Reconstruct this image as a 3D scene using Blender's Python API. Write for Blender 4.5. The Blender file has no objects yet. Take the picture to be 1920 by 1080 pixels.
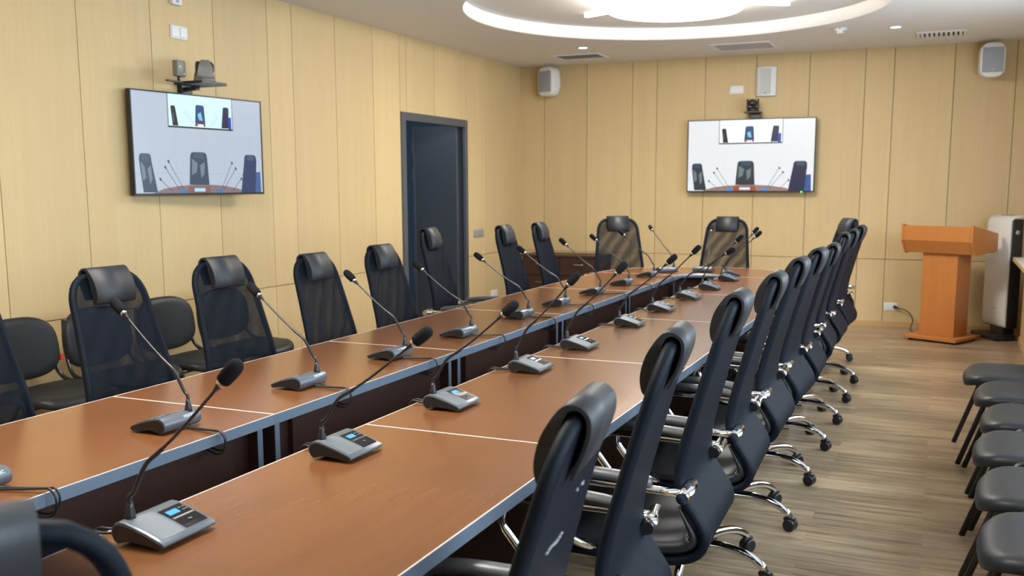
import bpy, bmesh, math, random
from mathutils import Vector, Matrix
PI = math.pi
random.seed(4)
S = bpy.context.scene
COL = S.collection

# ------------------------------------------------------------------ camera
FPX, CYPX, YAW, PITCH, ROLL, CAMH = 1828.0, 606.0, 0.412765, 0.140541, 0.003338, 1.5
def make_camera():
    fwd = Vector((-math.sin(YAW)*math.cos(PITCH), math.cos(YAW)*math.cos(PITCH), -math.sin(PITCH)))
    right = Vector((math.cos(YAW), math.sin(YAW), 0))
    down = fwd.cross(right)
    c, s = math.cos(ROLL), math.sin(ROLL)
    r2 = c*right + s*down
    d2 = -s*right + c*down
    cd = bpy.data.cameras.new('camera')
    cd.sensor_width = 36.0
    cd.lens = FPX*36.0/1920.0
    cd.shift_y = (CYPX-540.0)/1920.0
    cd.clip_start = 0.05
    cd.dof.use_dof = True
    cd.dof.focus_distance = 3.3
    cd.dof.aperture_fstop = 5.0
    o = bpy.data.objects.new('camera', cd)
    m = Matrix.Identity(4)
    for i in range(3):
        m[i][0] = r2[i]; m[i][1] = -d2[i]; m[i][2] = -fwd[i]
    m[0][3], m[1][3], m[2][3] = 0, 0, CAMH
    o.matrix_world = m
    COL.objects.link(o)
    S.camera = o
make_camera()

# ------------------------------------------------------------------ world, lights, exposure
S.view_settings.view_transform = 'Standard'
S.view_settings.look = 'None'
S.view_settings.gamma = 1.0
S.view_settings.use_curve_mapping = False
S.view_settings.exposure = 0.12
w = bpy.data.worlds.new('sky'); S.world = w; w.use_nodes = True
bg = w.node_tree.nodes['Background']
bg.inputs[0].default_value = (0.62, 0.80, 1.0, 1); bg.inputs[1].default_value = 2.2

def area(name, loc, rot, sx, sy, power, color, shape='RECTANGLE'):
    l = bpy.data.lights.new(name, 'AREA'); l.shape = shape; l.size = sx
    if shape == 'RECTANGLE': l.size_y = sy
    l.energy = power; l.color = color
    o = bpy.data.objects.new(name, l); o.location = loc; o.rotation_euler = rot
    COL.objects.link(o); return o
WIN_Y = [(0.3, 2.6), (3.2, 5.5), (6.1, 8.4)]
for y0, y1 in WIN_Y:      # daylight through the three windows of the right wall
    area('window_daylight', (1.46, (y0+y1)/2, 1.68), (0, PI/2-0.38, 0), 1.3, y1-y0-0.1, 85, (0.74, 0.88, 1.0))
LAMP_C = [(-2.06, 8.0), (-2.06, 2.2)]  # the second, out of view, is added to light the near half
LAMP_GLOW = 34.0

# ------------------------------------------------------------------ materials
def mat(name, color, rough=0.5, metal=0.0, emit=None, estr=1.0, spec=0.5, bump=None, coat=0.0):
    m = bpy.data.materials.new(name); m.use_nodes = True
    nt = m.node_tree; p = nt.nodes['Principled BSDF']
    p.inputs['Base Color'].default_value = (*color, 1)
    p.inputs['Roughness'].default_value = rough
    p.inputs['Metallic'].default_value = metal
    p.inputs['Specular IOR Level'].default_value = spec
    p.inputs['Coat Weight'].default_value = coat
    if emit:
        p.inputs['Emission Color'].default_value = (*emit, 1)
        p.inputs['Emission Strength'].default_value = estr
    if bump:
        sc, st, dist = bump
        tc = nt.nodes.new('ShaderNodeTexCoord'); n = nt.nodes.new('ShaderNodeTexNoise')
        n.inputs['Scale'].default_value = sc; n.inputs['Detail'].default_value = 3
        b = nt.nodes.new('ShaderNodeBump'); b.inputs['Strength'].default_value = st; b.inputs['Distance'].default_value = dist
        nt.links.new(tc.outputs['Object'], n.inputs['Vector']); nt.links.new(n.outputs['Fac'], b.inputs['Height'])
        nt.links.new(b.outputs['Normal'], p.inputs['Normal'])
    return m

def wood(name, c1, c2, axis, rough=0.4, scale=1.0, stretch=28.0, coat=0.0, panel=False, spec=0.5):
    """procedural wood: noise stretched along one axis (object space)"""
    m = mat(name, c1, rough, coat=coat, spec=spec); nt = m.node_tree; p = nt.nodes['Principled BSDF']
    tc = nt.nodes.new('ShaderNodeTexCoord'); mp = nt.nodes.new('ShaderNodeMapping')
    sc = [stretch*scale]*3; sc['XYZ'.index(axis)] = 1.1*scale
    mp.inputs['Scale'].default_value = sc
    n = nt.nodes.new('ShaderNodeTexNoise'); n.inputs['Scale'].default_value = 1.0; n.inputs['Detail'].default_value = 6; n.inputs['Roughness'].default_value = 0.65
    n2 = nt.nodes.new('ShaderNodeTexNoise'); n2.inputs['Scale'].default_value = 0.23; n2.inputs['Detail'].default_value = 2
    mix = nt.nodes.new('ShaderNodeMix'); mix.data_type = 'FLOAT'; mix.inputs[0].default_value = 0.4
    cr = nt.nodes.new('ShaderNodeValToRGB')
    cr.color_ramp.elements[0].position = 0.25; cr.color_ramp.elements[1].position = 0.75
    cr.color_ramp.elements[0].color = (*c2, 1); cr.color_ramp.elements[1].color = (*c1, 1)
    L = nt.links.new
    L(tc.outputs['Object'], mp.inputs['Vector']); L(mp.outputs[0], n.inputs['Vector']); L(mp.outputs[0], n2.inputs['Vector'])
    L(n.outputs['Fac'], mix.inputs[2]); L(n2.outputs['Fac'], mix.inputs[3]); L(mix.outputs[0], cr.inputs[0])
    out = cr.outputs[0]
    if panel:
        at = nt.nodes.new('ShaderNodeAttribute'); at.attribute_name = 'tone'
        hs = nt.nodes.new('ShaderNodeHueSaturation'); L(out, hs.inputs['Color']); L(at.outputs['Fac'], hs.inputs['Value']); out = hs.outputs[0]
    L(out, p.inputs['Base Color'])
    return m

M = {}
M['wall'] = wood('oak_veneer', (0.62, 0.475, 0.26), (0.555, 0.415, 0.215), 'Z', 0.5, 1.6, panel=True, spec=0.3)
M['groove'] = mat('panel_groove', (0.16, 0.09, 0.04), 0.8)
M['ceiling'] = mat('white_ceiling_paint', (0.74, 0.73, 0.71), 0.9, spec=0.2)
M['band'] = mat('white_recess_band', (0.88, 0.88, 0.87), 0.8, spec=0.2)
M['table'] = wood('cherry_laminate', (0.172, 0.070, 0.0255), (0.130, 0.049, 0.017), 'Y', 0.24, 1.0, 22, spec=0.5)
M['tableX'] = wood('cherry_laminate_end', (0.172, 0.070, 0.0255), (0.130, 0.049, 0.017), 'X', 0.24, 1.0, 22, spec=0.5)
M['edge'] = mat('silver_edge_strip', (0.20, 0.265, 0.345), 0.35, 0.3)
M['lip'] = mat('edge_lip_glint', (0.62, 0.55, 0.52), 0.4)  # top of the edge strip, its bright reflection painted in as paler colour
M['wenge'] = wood('dark_wenge', (0.045, 0.018, 0.012), (0.028, 0.011, 0.008), 'Y', 0.45)
M['leather'] = mat('black_leatherette', (0.011, 0.013, 0.018), 0.52, bump=(160, 0.12, 0.002))
M['seatleather'] = mat('charcoal_leatherette', (0.014, 0.0155, 0.018), 0.46, spec=0.36, bump=(160, 0.12, 0.002))
M['frame'] = mat('black_fabric_sleeve', (0.004, 0.0065, 0.0115), 0.6, spec=0.12, bump=(300, 0.2, 0.002))
M['chrome'] = mat('chrome', (0.80, 0.81, 0.83), 0.07, 1.0)
M['blackplastic'] = mat('black_plastic', (0.012, 0.012, 0.014), 0.35)
M['pad'] = mat('grey_black_arm_pad', (0.085, 0.087, 0.09), 0.33)
M['tube'] = mat('black_lacquered_tube', (0.014, 0.014, 0.016), 0.28)
M['mic'] = mat('slate_metal_lacquer', (0.105, 0.125, 0.15), 0.36, 0.35)
M['micgrille'] = mat('speaker_mesh', (0.13, 0.15, 0.17), 0.5, 0.3, bump=(900, 0.5, 0.002))
M['foam'] = mat('black_foam', (0.012, 0.012, 0.014), 0.95, spec=0.1, bump=(500, 0.8, 0.003))
M['neck'] = mat('dark_gooseneck', (0.05, 0.052, 0.058), 0.32, 0.7)
M['ring'] = mat('silver_ring', (0.7, 0.7, 0.7), 0.25, 1.0)
M['gloss'] = mat('glossy_black_panel', (0.008, 0.008, 0.009), 0.06)
M['lcd'] = mat('blue_display', (0.02, 0.1, 0.25), 0.2, emit=(0.10, 0.42, 0.95), estr=0.9)
M['white'] = mat('white_plastic', (0.72, 0.73, 0.74), 0.4)
M['lettering'] = mat('pale_lettering', (0.62, 0.66, 0.70), 0.5)
M['cable'] = mat('black_cable', (0.015, 0.015, 0.017), 0.45)
M['greycloth'] = mat('grey_speaker_grille', (0.33, 0.37, 0.42), 0.7, bump=(700, 0.4, 0.002))
M['palecloth'] = mat('pale_speaker_grille', (0.52, 0.54, 0.56), 0.7, bump=(700, 0.4, 0.002))
M['door'] = mat('anthracite_door', (0.050, 0.058, 0.070), 0.42)
M['doorframe'] = mat('anthracite_frame', (0.075, 0.080, 0.092), 0.42)
M['corridor'] = mat('corridor_paint', (0.30, 0.42, 0.56), 0.8)
M['podium'] = wood('orange_beech', (0.50, 0.185, 0.045), (0.42, 0.145, 0.033), 'Z', 0.35, 1.0, 20)
M['sill'] = mat('pale_sill_top', (0.66, 0.64, 0.62), 0.4)
M['sillwood'] = mat('beech_trim', (0.52, 0.36, 0.19), 0.5)
M['baseboard'] = mat('beech_baseboard', (0.50, 0.32, 0.14), 0.5)
M['vent'] = mat('vent_metal', (0.45, 0.42, 0.40), 0.6)
M['ventdark'] = mat('vent_dark', (0.05, 0.045, 0.045), 0.8)
M['lamp'] = mat('lamp_diffuser', (0.9, 0.9, 0.9), 0.5, emit=(1.0, 0.97, 0.92), estr=6.0)
M['drum'] = mat('drum_diffuser', (0.9, 0.9, 0.9), 0.5, emit=(1.0, 0.95, 0.87), estr=LAMP_GLOW)
M['red'] = mat('red_tag', (0.55, 0.03, 0.03), 0.5)
M['greyplastic'] = mat('grey_switch_plastic', (0.30, 0.29, 0.28), 0.45)
M['camera'] = mat('camera_grey_plastic', (0.17, 0.16, 0.14), 0.38)
M['glass'] = mat('dark_lens', (0.005, 0.005, 0.008), 0.05)
M['green'] = mat('green_standby_light', (0.0, 0.2, 0.0), 0.4, emit=(0.05, 0.9, 0.1), estr=2.5)
M['scuff'] = mat('pale_scuff', (0.26, 0.27, 0.29), 0.7)
M['purwhite'] = mat('purifier_white', (0.66, 0.66, 0.64), 0.30)

def floor_material():
    m = mat('vinyl_plank_floor', (0.3, 0.2, 0.14), 0.36, spec=0.5); nt = m.node_tree; p = nt.nodes['Principled BSDF']; L = nt.links.new
    tc = nt.nodes.new('ShaderNodeTexCoord')
    br = nt.nodes.new('ShaderNodeTexBrick')
    br.offset = 0.37; br.inputs['Scale'].default_value = 1.0; br.inputs['Brick Width'].default_value = 1.25; br.inputs['Row Height'].default_value = 0.17
    br.inputs['Mortar Size'].default_value = 0.0012; br.inputs['Bias'].default_value = 0.0
    br.inputs['Color1'].default_value = (0.0, 0.0, 0.0, 1); br.inputs['Color2'].default_value = (1, 1, 1, 1); br.inputs['Mortar'].default_value = (0.35, 0.35, 0.35, 1)
    mp = nt.nodes.new('ShaderNodeMapping'); mp.inputs['Scale'].default_value = (1.1, 17, 1)
    wob = nt.nodes.new('ShaderNodeTexNoise'); wob.inputs['Scale'].default_value = 2.2
    add = nt.nodes.new('ShaderNodeVectorMath'); add.operation = 'MULTIPLY_ADD'; add.inputs[1].default_value = (0.0, 0.05, 0)
    n = nt.nodes.new('ShaderNodeTexNoise'); n.inputs['Scale'].default_value = 1.6; n.inputs['Detail'].default_value = 7; n.inputs['Roughness'].default_value = 0.68
    L(tc.outputs['Object'], br.inputs['Vector'])
    L(tc.outputs['Object'], wob.inputs['Vector']); L(wob.outputs['Color'], add.inputs[0]); L(tc.outputs['Object'], add.inputs[2])
    comb = nt.nodes.new('ShaderNodeVectorMath'); comb.operation = 'MULTIPLY_ADD'; comb.inputs[1].default_value = (7, 7, 7)
    L(add.outputs[0], mp.inputs['Vector'])
    L(br.outputs['Color'], comb.inputs[0]); L(mp.outputs[0], comb.inputs[2]); L(comb.outputs[0], n.inputs['Vector'])
    cr = nt.nodes.new('ShaderNodeValToRGB'); e = cr.color_ramp.elements
    e[0].position = 0.30; e[0].color = (0.125, 0.081, 0.048, 1)
    e[1].position = 0.72; e[1].color = (0.51, 0.39, 0.25, 1)
    x = cr.color_ramp.elements.new(0.5); x.color = (0.335, 0.237, 0.143, 1)
    mixt = nt.nodes.new('ShaderNodeMix'); mixt.data_type = 'RGBA'; mixt.blend_type = 'MULTIPLY'; mixt.inputs[0].default_value = 1.0
    rr = nt.nodes.new('ShaderNodeMapRange'); rr.inputs['To Min'].default_value = 0.70; rr.inputs['To Max'].default_value = 1.08
    L(br.outputs['Color'], rr.inputs['Value']); L(n.outputs['Fac'], cr.inputs[0])
    L(cr.outputs[0], mixt.inputs[6]); L(rr.outputs[0], mixt.inputs[7]); L(mixt.outputs[2], p.inputs['Base Color'])
    return m
M['floor'] = floor_material()

def mesh_fabric():
    """woven see-through mesh: dark threads with holes; denser when looked along the weave (threads have thickness)"""
    m = mat('black_mesh_fabric', (0.0035, 0.006, 0.0115), 0.6, spec=0.10); nt = m.node_tree; L = nt.links.new
    p = nt.nodes['Principled BSDF']; out = nt.nodes['Material Output']
    tr = nt.nodes.new('ShaderNodeBsdfTransparent'); mx = nt.nodes.new('ShaderNodeMixShader')
    lw = nt.nodes.new('ShaderNodeLayerWeight'); lw.inputs[0].default_value = 0.5
    mr = nt.nodes.new('ShaderNodeMapRange'); mr.inputs['From Min'].default_value = 0.15; mr.inputs['From Max'].default_value = 0.75
    mr.inputs['To Min'].default_value = 0.44; mr.inputs['To Max'].default_value = 1.0
    tc = nt.nodes.new('ShaderNodeTexCoord'); wv = nt.nodes.new('ShaderNodeTexWave'); wv.wave_type = 'BANDS'; wv.bands_direction = 'DIAGONAL'
    wv.inputs['Scale'].default_value = 5.0; wv.inputs['Distortion'].default_value = 5.0; wv.inputs['Detail'].default_value = 1.0; wv.inputs['Detail Scale'].default_value = 0.9
    mul = nt.nodes.new('ShaderNodeMath'); mul.operation = 'MULTIPLY_ADD'; mul.inputs[1].default_value = 0.22; mul.use_clamp = True
    L(lw.outputs['Facing'], mr.inputs['Value']); L(tc.outputs['Object'], wv.inputs['Vector'])
    L(wv.outputs['Fac'], mul.inputs[0]); L(mr.outputs[0], mul.inputs[2])
    L(mul.outputs[0], mx.inputs[0]); L(tr.outputs[0], mx.inputs[1]); L(p.outputs[0], mx.inputs[2]); L(mx.outputs[0], out.inputs['Surface'])
    return m
M['mesh'] = mesh_fabric()

def emission(name, c, s=1.0):
    m = bpy.data.materials.new(name); m.use_nodes = True; nt = m.node_tree
    p = nt.nodes['Principled BSDF']; p.inputs['Base Color'].default_value = (0.01, 0.01, 0.01, 1); p.inputs['Roughness'].default_value = 0.25
    p.inputs['Emission Color'].default_value = (*c, 1); p.inputs['Emission Strength'].default_value = s
    return m
def srgb(r, g, b):
    f = lambda v: (v/255/12.92) if v/255 <= 0.04045 else ((v/255+0.055)/1.055)**2.4
    return (f(r), f(g), f(b))

# ------------------------------------------------------------------ mesh builder
class MB:
    def __init__(s): s.v = []; s.f = []; s.m = []; s.sm = []
    def face(s, idx, mi=0, sm=False): s.f.append(tuple(idx)); s.m.append(mi); s.sm.append(sm)
    def box(s, lo, hi, mi=0, mtx=None):
        b = len(s.v)
        for x in (lo[0], hi[0]):
            for y in (lo[1], hi[1]):
                for z in (lo[2], hi[2]):
                    p = Vector((x, y, z)); s.v.append(tuple(mtx @ p) if mtx else tuple(p))
        for q in ((0,1,3,2),(4,6,7,5),(0,4,5,1),(2,3,7,6),(0,2,6,4),(1,5,7,3)): s.face([b+i for i in q], mi)
        return s
    def tube(s, pts, r, n=8, mi=0, caps=True, sy=1.0):
        pts = [Vector(p) for p in pts]; rs = r if isinstance(r, (list, tuple)) else [r]*len(pts)
        b = len(s.v); N = len(pts); prev = None
        for i, p in enumerate(pts):
            t = (pts[min(i+1, N-1)]-pts[max(i-1, 0)]).normalized()
            if prev is None:
                a = Vector((0, 0, 1)) if abs(t.z) < 0.9 else Vector((1, 0, 0))
                u = t.cross(a).normalized()
            else: u = (prev - t*prev.dot(t)).normalized()
            prev = u; w2 = t.cross(u)
            for k in range(n):
                a = 2*PI*k/n; s.v.append(tuple(p + rs[i]*(math.cos(a)*u + sy*math.sin(a)*w2)))
        for i in range(N-1):
            for k in range(n):
                k2 = (k+1) % n
                s.face((b+i*n+k, b+i*n+k2, b+(i+1)*n+k2, b+(i+1)*n+k), mi, True)
        if caps:
            s.face([b+k for k in reversed(range(n))], mi); s.face([b+(N-1)*n+k for k in range(n)], mi)
        return s
    def lathe(s, prof, n=16, mi=0, mtx=None, caps=True):
        b = len(s.v); N = len(prof)
        for (r, z) in prof:
            for k in range(n):
                a = 2*PI*k/n; p = Vector((r*math.cos(a), r*math.sin(a), z)); s.v.append(tuple(mtx @ p) if mtx else tuple(p))
        for i in range(N-1):
            for k in range(n):
                k2 = (k+1) % n; s.face((b+i*n+k, b+i*n+k2, b+(i+1)*n+k2, b+(i+1)*n+k), mi, True)
        if caps:
            if prof[0][0] > 1e-6: s.face([b+k for k in reversed(range(n))], mi)
            if prof[-1][0] > 1e-6: s.face([b+(N-1)*n+k for k in range(n)], mi)
        return s
    def prism(s, poly, a, b_, axis='x', mi=0, mi_cap=None, sm=False, mtx=None):
        """poly of 2-D points extruded along axis from a to b_ (axis x: poly=(y,z); y: (x,z); z: (x,y))"""
        b = len(s.v); n = len(poly)
        for t in (a, b_):
            for (p, q) in poly:
                P3 = Vector({'x': (t, p, q), 'y': (p, t, q), 'z': (p, q, t)}[axis]); s.v.append(tuple(mtx @ P3) if mtx else tuple(P3))
        for k in range(n):
            k2 = (k+1) % n; s.face((b+k, b+k2, b+n+k2, b+n+k), mi, sm)
        mc = mi if mi_cap is None else mi_cap
        s.face([b+k for k in reversed(range(n))], mc); s.face([b+n+k for k in range(n)], mc)
        return s
    def grid(s, rows, mi=0, sm=True, closed=False):
        b = len(s.v); R_ = len(rows); C_ = len(rows[0])
        for r in rows: s.v.extend(tuple(p) for p in r)
        for i in range(R_-1):
            for j in range(C_ if closed else C_-1):
                j2 = (j+1) % C_; s.face((b+i*C_+j, b+i*C_+j2, b+(i+1)*C_+j2, b+(i+1)*C_+j), mi, sm)
        return s
    def build(s, name, mats, parent=None, bevel=0.0, seg=2, subsurf=0):
        me = bpy.data.meshes.new(name); me.from_pydata(s.v, [], s.f)
        mats = mats if isinstance(mats, (list, tuple)) else [mats]
        for m in mats: me.materials.append(m)
        me.polygons.foreach_set('material_index', s.m); me.polygons.foreach_set('use_smooth', s.sm)
        bm = bmesh.new(); bm.from_mesh(me); bmesh.ops.recalc_face_normals(bm, faces=bm.faces)
        if bevel:
            es = [e for e in bm.edges if len(e.link_faces) == 2 and e.calc_face_angle(0) > 0.6]
            bmesh.ops.bevel(bm, geom=es, offset=bevel, segments=seg, affect='EDGES', profile=0.5)
            if seg > 1:
                for f in bm.faces: f.smooth = True
        bm.to_mesh(me); bm.free(); me.update()
        o = bpy.data.objects.new(name, me); COL.objects.link(o)
        if parent: o.parent = parent
        if bevel and seg > 1:
            try: me.set_sharp_from_angle(angle=math.radians(40))
            except Exception: pass
        if subsurf:
            md = o.modifiers.new('subsurf', 'SUBSURF'); md.levels = subsurf; md.render_levels = subsurf
        return o

def tag(o, label, cat, group=None, kind=None):
    if label: o['label'] = label
    if cat: o['category'] = cat
    if group: o['group'] = group
    if kind: o['kind'] = kind
    return o
def thing(name, label, cat, loc=(0, 0, 0), rz=0.0, group=None):
    o = bpy.data.objects.new(name, None); COL.objects.link(o); o.location = loc; o.rotation_euler = (0, 0, rz)
    o.empty_display_size = 0.1
    return tag(o, label, cat, group)
def struct(o): o['kind'] = 'structure'; return o
def kids(o): return list(KIDS.get(o.name, []))
def copy_tree(o, parent=None):
    c = o.copy(); COL.objects.link(c)
    if parent: c.parent = parent
    for ch in [x for x in o.children]: copy_tree(ch, c)
    return c
def arc(cx, cy, r, a0, a1, n): return [(cx+r*math.cos(a0+(a1-a0)*i/n), cy+r*math.sin(a0+(a1-a0)*i/n)) for i in range(n+1)]
def smooth_path(pts, n=6):
    """Catmull-Rom through points"""
    P_ = [Vector(p) for p in pts]; out = []
    for i in range(len(P_)-1):
        p0 = P_[max(i-1, 0)]; p1 = P_[i]; p2 = P_[i+1]; p3 = P_[min(i+2, len(P_)-1)]
        for k in range(n):
            t = k/n
            out.append(0.5*((2*p1)+(-p0+p2)*t+(2*p0-5*p1+4*p2-p3)*t*t+(-p0+3*p1-3*p2+p3)*t**3))
    out.append(P_[-1]); return out
def fillet(pts, r, n=5):
    P_ = [Vector(p) for p in pts]; out = [P_[0]]
    for i in range(1, len(P_)-1):
        a = (P_[i-1]-P_[i]); b = (P_[i+1]-P_[i]); d = min(r, a.length*0.49, b.length*0.49)
        A = P_[i]+a.normalized()*d; B = P_[i]+b.normalized()*d
        for k in range(n+1):
            t = k/n; out.append((1-t)**2*A + 2*t*(1-t)*P_[i] + t*t*B)
    out.append(P_[-1]); return out

# ------------------------------------------------------------------ room shell
XL, XR, YB, YF, ZC, ZR = -4.68, 1.30, 10.99, -1.6, 2.89, 3.0
mb = MB(); mb.box((-6.6, YF-0.15, -0.1), (XR+0.15, YB+0.15, 0)); struct(mb.build('floor', M['floor']))

def panel_wall(name, along, cuts, rail, hole, side):
    """panelled wall: separate veneer panels with 5 mm joints on a dark backing, in one mesh"""
    mb = MB(); g = 0.0028; tones = []
    def pbox(a0, a1, z0, z1, mi=0):
        if along == 'y': mb.box((XL-0.02, a0, z0), (XL, a1, z1), mi)
        else: mb.box((a0, YB, z0), (a1, YB+0.02, z1), mi)
        tones.extend([random.uniform(0.95, 1.05)]*8)
    for a0, a1 in zip(cuts[:-1], cuts[1:]):
        for z0, z1 in ((0.0, rail), (rail, ZC)):
            segs = [(a0, a1, z0, z1)]
            if hole:
                h0, h1, hz = hole; segs = []
                if a1 <= h0 or a0 >= h1: segs = [(a0, a1, z0, z1)]
                else:
                    if a0 < h0: segs.append((a0, h0, z0, z1))
                    if a1 > h1: segs.append((h1, a1, z0, z1))
                    if z1 > hz: segs.append((max(a0, h0), min(a1, h1), max(z0, hz), z1))
            for (p, q, r, t) in segs: pbox(p+g, q-g, r+g, t-(g if t < ZC else 0))
    n = len(cuts)
    def back(a0, a1, z0, z1):
        if along == 'y': mb.box((XL-0.14, a0, z0), (XL-0.015, a1, z1), 1)
        else: mb.box((a0, YB+0.015, z0), (a1, YB+0.14, z1), 1)
        tones.extend([1.0]*8)
    if hole:
        h0, h1, hz = hole
        back(cuts[0], h0, 0, ZC); back(h1, cuts[-1], 0, ZC); back(h0, h1, hz, ZC)
    else: back(cuts[0], cuts[-1], 0, ZC)
    o = mb.build(name, [M['wall'], M['groove']])
    at = o.data.attributes.new('tone', 'FLOAT', 'POINT'); at.data.foreach_set('value', tones)
    return struct(o)
DOOR = (8.10, 9.49, 2.185)
panel_wall('wall_left', 'y', [YF, -1.0, -0.4, 0.19, 0.78, 1.37, 1.96, 2.55, 3.14, 3.78, 4.365, 4.956, 5.55, 6.145, 6.45, 7.04, 7.63, 8.22, 8.79, 9.37, 9.97, 10.55, YB+0.03], 0.733, DOOR, 'left')
panel_wall('wall_back', 'x', [XL-0.10, -4.383, -3.85, -3.30, -3.013, -2.465, -1.91, -1.353, -0.796, -0.516, 0.05, 0.606, XR], 0.715, None, 'back')
mb = MB(); mb.box((XL, YF-0.1, 0), (XR, YF, ZC)); o = mb.build('wall_front', M['wall']); struct(o)
o.data.attributes.new('tone', 'FLOAT', 'POINT').data.foreach_set('value', [1.0]*8)
# right wall with window openings
mb = MB(); z0, z1 = 0.86, 2.4
ys = [YF] + [y for p in WIN_Y for y in p] + [YB]
for i in range(0, len(ys), 2): mb.box((XR, ys[i], 0), (XR+0.12, ys[i+1], ZC))
for a, b in WIN_Y: mb.box((XR, a, 0), (XR+0.12, b, z0)); mb.box((XR, a, z1), (XR+0.12, b, ZC))
o = mb.build('wall_right', M['wall']); struct(o)
o.data.attributes.new('tone', 'FLOAT', 'POINT').data.foreach_set('value', [1.0]*len(o.data.vertices))
for i, (a, b) in enumerate(WIN_Y):
    mb = MB()
    for (p, q, r, t) in ((a, b, z0, z0+0.06), (a, b, z1-0.06, z1), (a, a+0.06, z0+0.06, z1-0.06), (b-0.06, b, z0+0.06, z1-0.06), ((a+b)/2-0.04, (a+b)/2+0.04, z0+0.06, z1-0.06)):
        mb.box((XR+0.03, p, r), (XR+0.09, q, t))
    struct(mb.build('window_%d' % (i+1), M['white']))
# radiator cover and sill along the right wall
mb = MB(); mb.box((0.752, YF, 0.0), (0.79, 10.27, 0.765))
for k in range(60):
    y = 6.3+k*0.078
    if y < 10.22: mb.box((0.744, y, 0.06), (0.752, y+0.045, 0.74))
mb.box((0.752, YF, 0.765), (0.79, 10.27, 0.785)); mb.box((0.79, 10.25, 0.0), (XR, 10.27, 0.785))
struct(mb.build('trim_1', M['sillwood']))
mb = MB(); mb.box((0.645, YF, 0.785), (XR, 10.27, 0.815), 0); mb.box((0.64, YF, 0.783), (0.645, 10.27, 0.816), 1); mb.box((0.645, 10.27, 0.783), (XR, 10.275, 0.816), 1)
struct(mb.build('trim_2', [M['sill'], M['sillwood']]))
# baseboards
mb = MB(); mb.box((XL, YB-0.018, 0), (XR, YB, 0.055)); struct(mb.build('baseboard_back', M['baseboard']))
mb = MB()
mb.box((XL, YF, 0), (XL+0.018, DOOR[0], 0.055)); mb.box((XL, DOOR[1], 0), (XL+0.018, YB-0.018, 0.055)); struct(mb.build('baseboard_left', M['baseboard']))
mb = MB(); mb.box((0.734, YF, 0), (0.752, 10.27, 0.07)); struct(mb.build('baseboard_right', M['sillwood']))

# ceiling with two round recesses; the near one, out of view, is added
def ceiling():
    mb = MB(); R_ = 1.67
    ymid = 5.1
    for (cx, cy), (ya, yb) in zip(LAMP_C, ((ymid, YB+0.14), (YF-0.1, ymid))):
        cx, cy = (-2.06, 7.91) if cy > ymid else (cx, cy)
        xa, xb = XL-0.14, XR+0.12
        angs = sorted(set([2*PI*k/120 for k in range(120)] + [math.atan2(y-cy, x-cx) % (2*PI) for x in (xa, xb) for y in (ya, yb)]))
        b = len(mb.v); n = len(angs)
        for a in angs:
            c, s = math.cos(a), math.sin(a)
            t = min([((xb if c > 0 else xa)-cx)/c if abs(c) > 1e-9 else 1e9, ((yb if s > 0 else ya)-cy)/s if abs(s) > 1e-9 else 1e9])
            mb.v.append((cx+R_*c, cy+R_*s, ZC)); mb.v.append((cx+t*c, cy+t*s, ZC)); mb.v.append((cx+R_*c, cy+R_*s, ZR))
            mb.v.append((cx+(R_-0.0)*c, cy+(R_-0.0)*s, ZR))
        for k in range(n):
            k2 = (k+1) % n
            mb.face((b+4*k, b+4*k+1, b+4*k2+1, b+4*k2), 0)
            mb.face((b+4*k, b+4*k2, b+4*k2+2, b+4*k+2), 1, True)
        mb.face([b+4*k+3 for k in range(n)], 0)
    # roof slab above so no daylight leaks in
    mb.box((XL-0.14, YF-0.1, 3.08), (XR+0.12, YB+0.14, 3.16))
    for (lo, hi) in (((XL-0.14, YF-0.1, ZC), (XL-0.1, YB+0.14, 3.08)), ((XR+0.08, YF-0.1, ZC), (XR+0.12, YB+0.14, 3.08)), ((XL-0.14, YB+0.1, ZC), (XR+0.12, YB+0.14, 3.08)), ((XL-0.14, YF-0.1, ZC), (XR+0.12, YF-0.06, 3.08))):
        mb.box(lo, hi)
    struct(mb.build('ceiling', [M['ceiling'], M['band']]))
ceiling()

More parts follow.
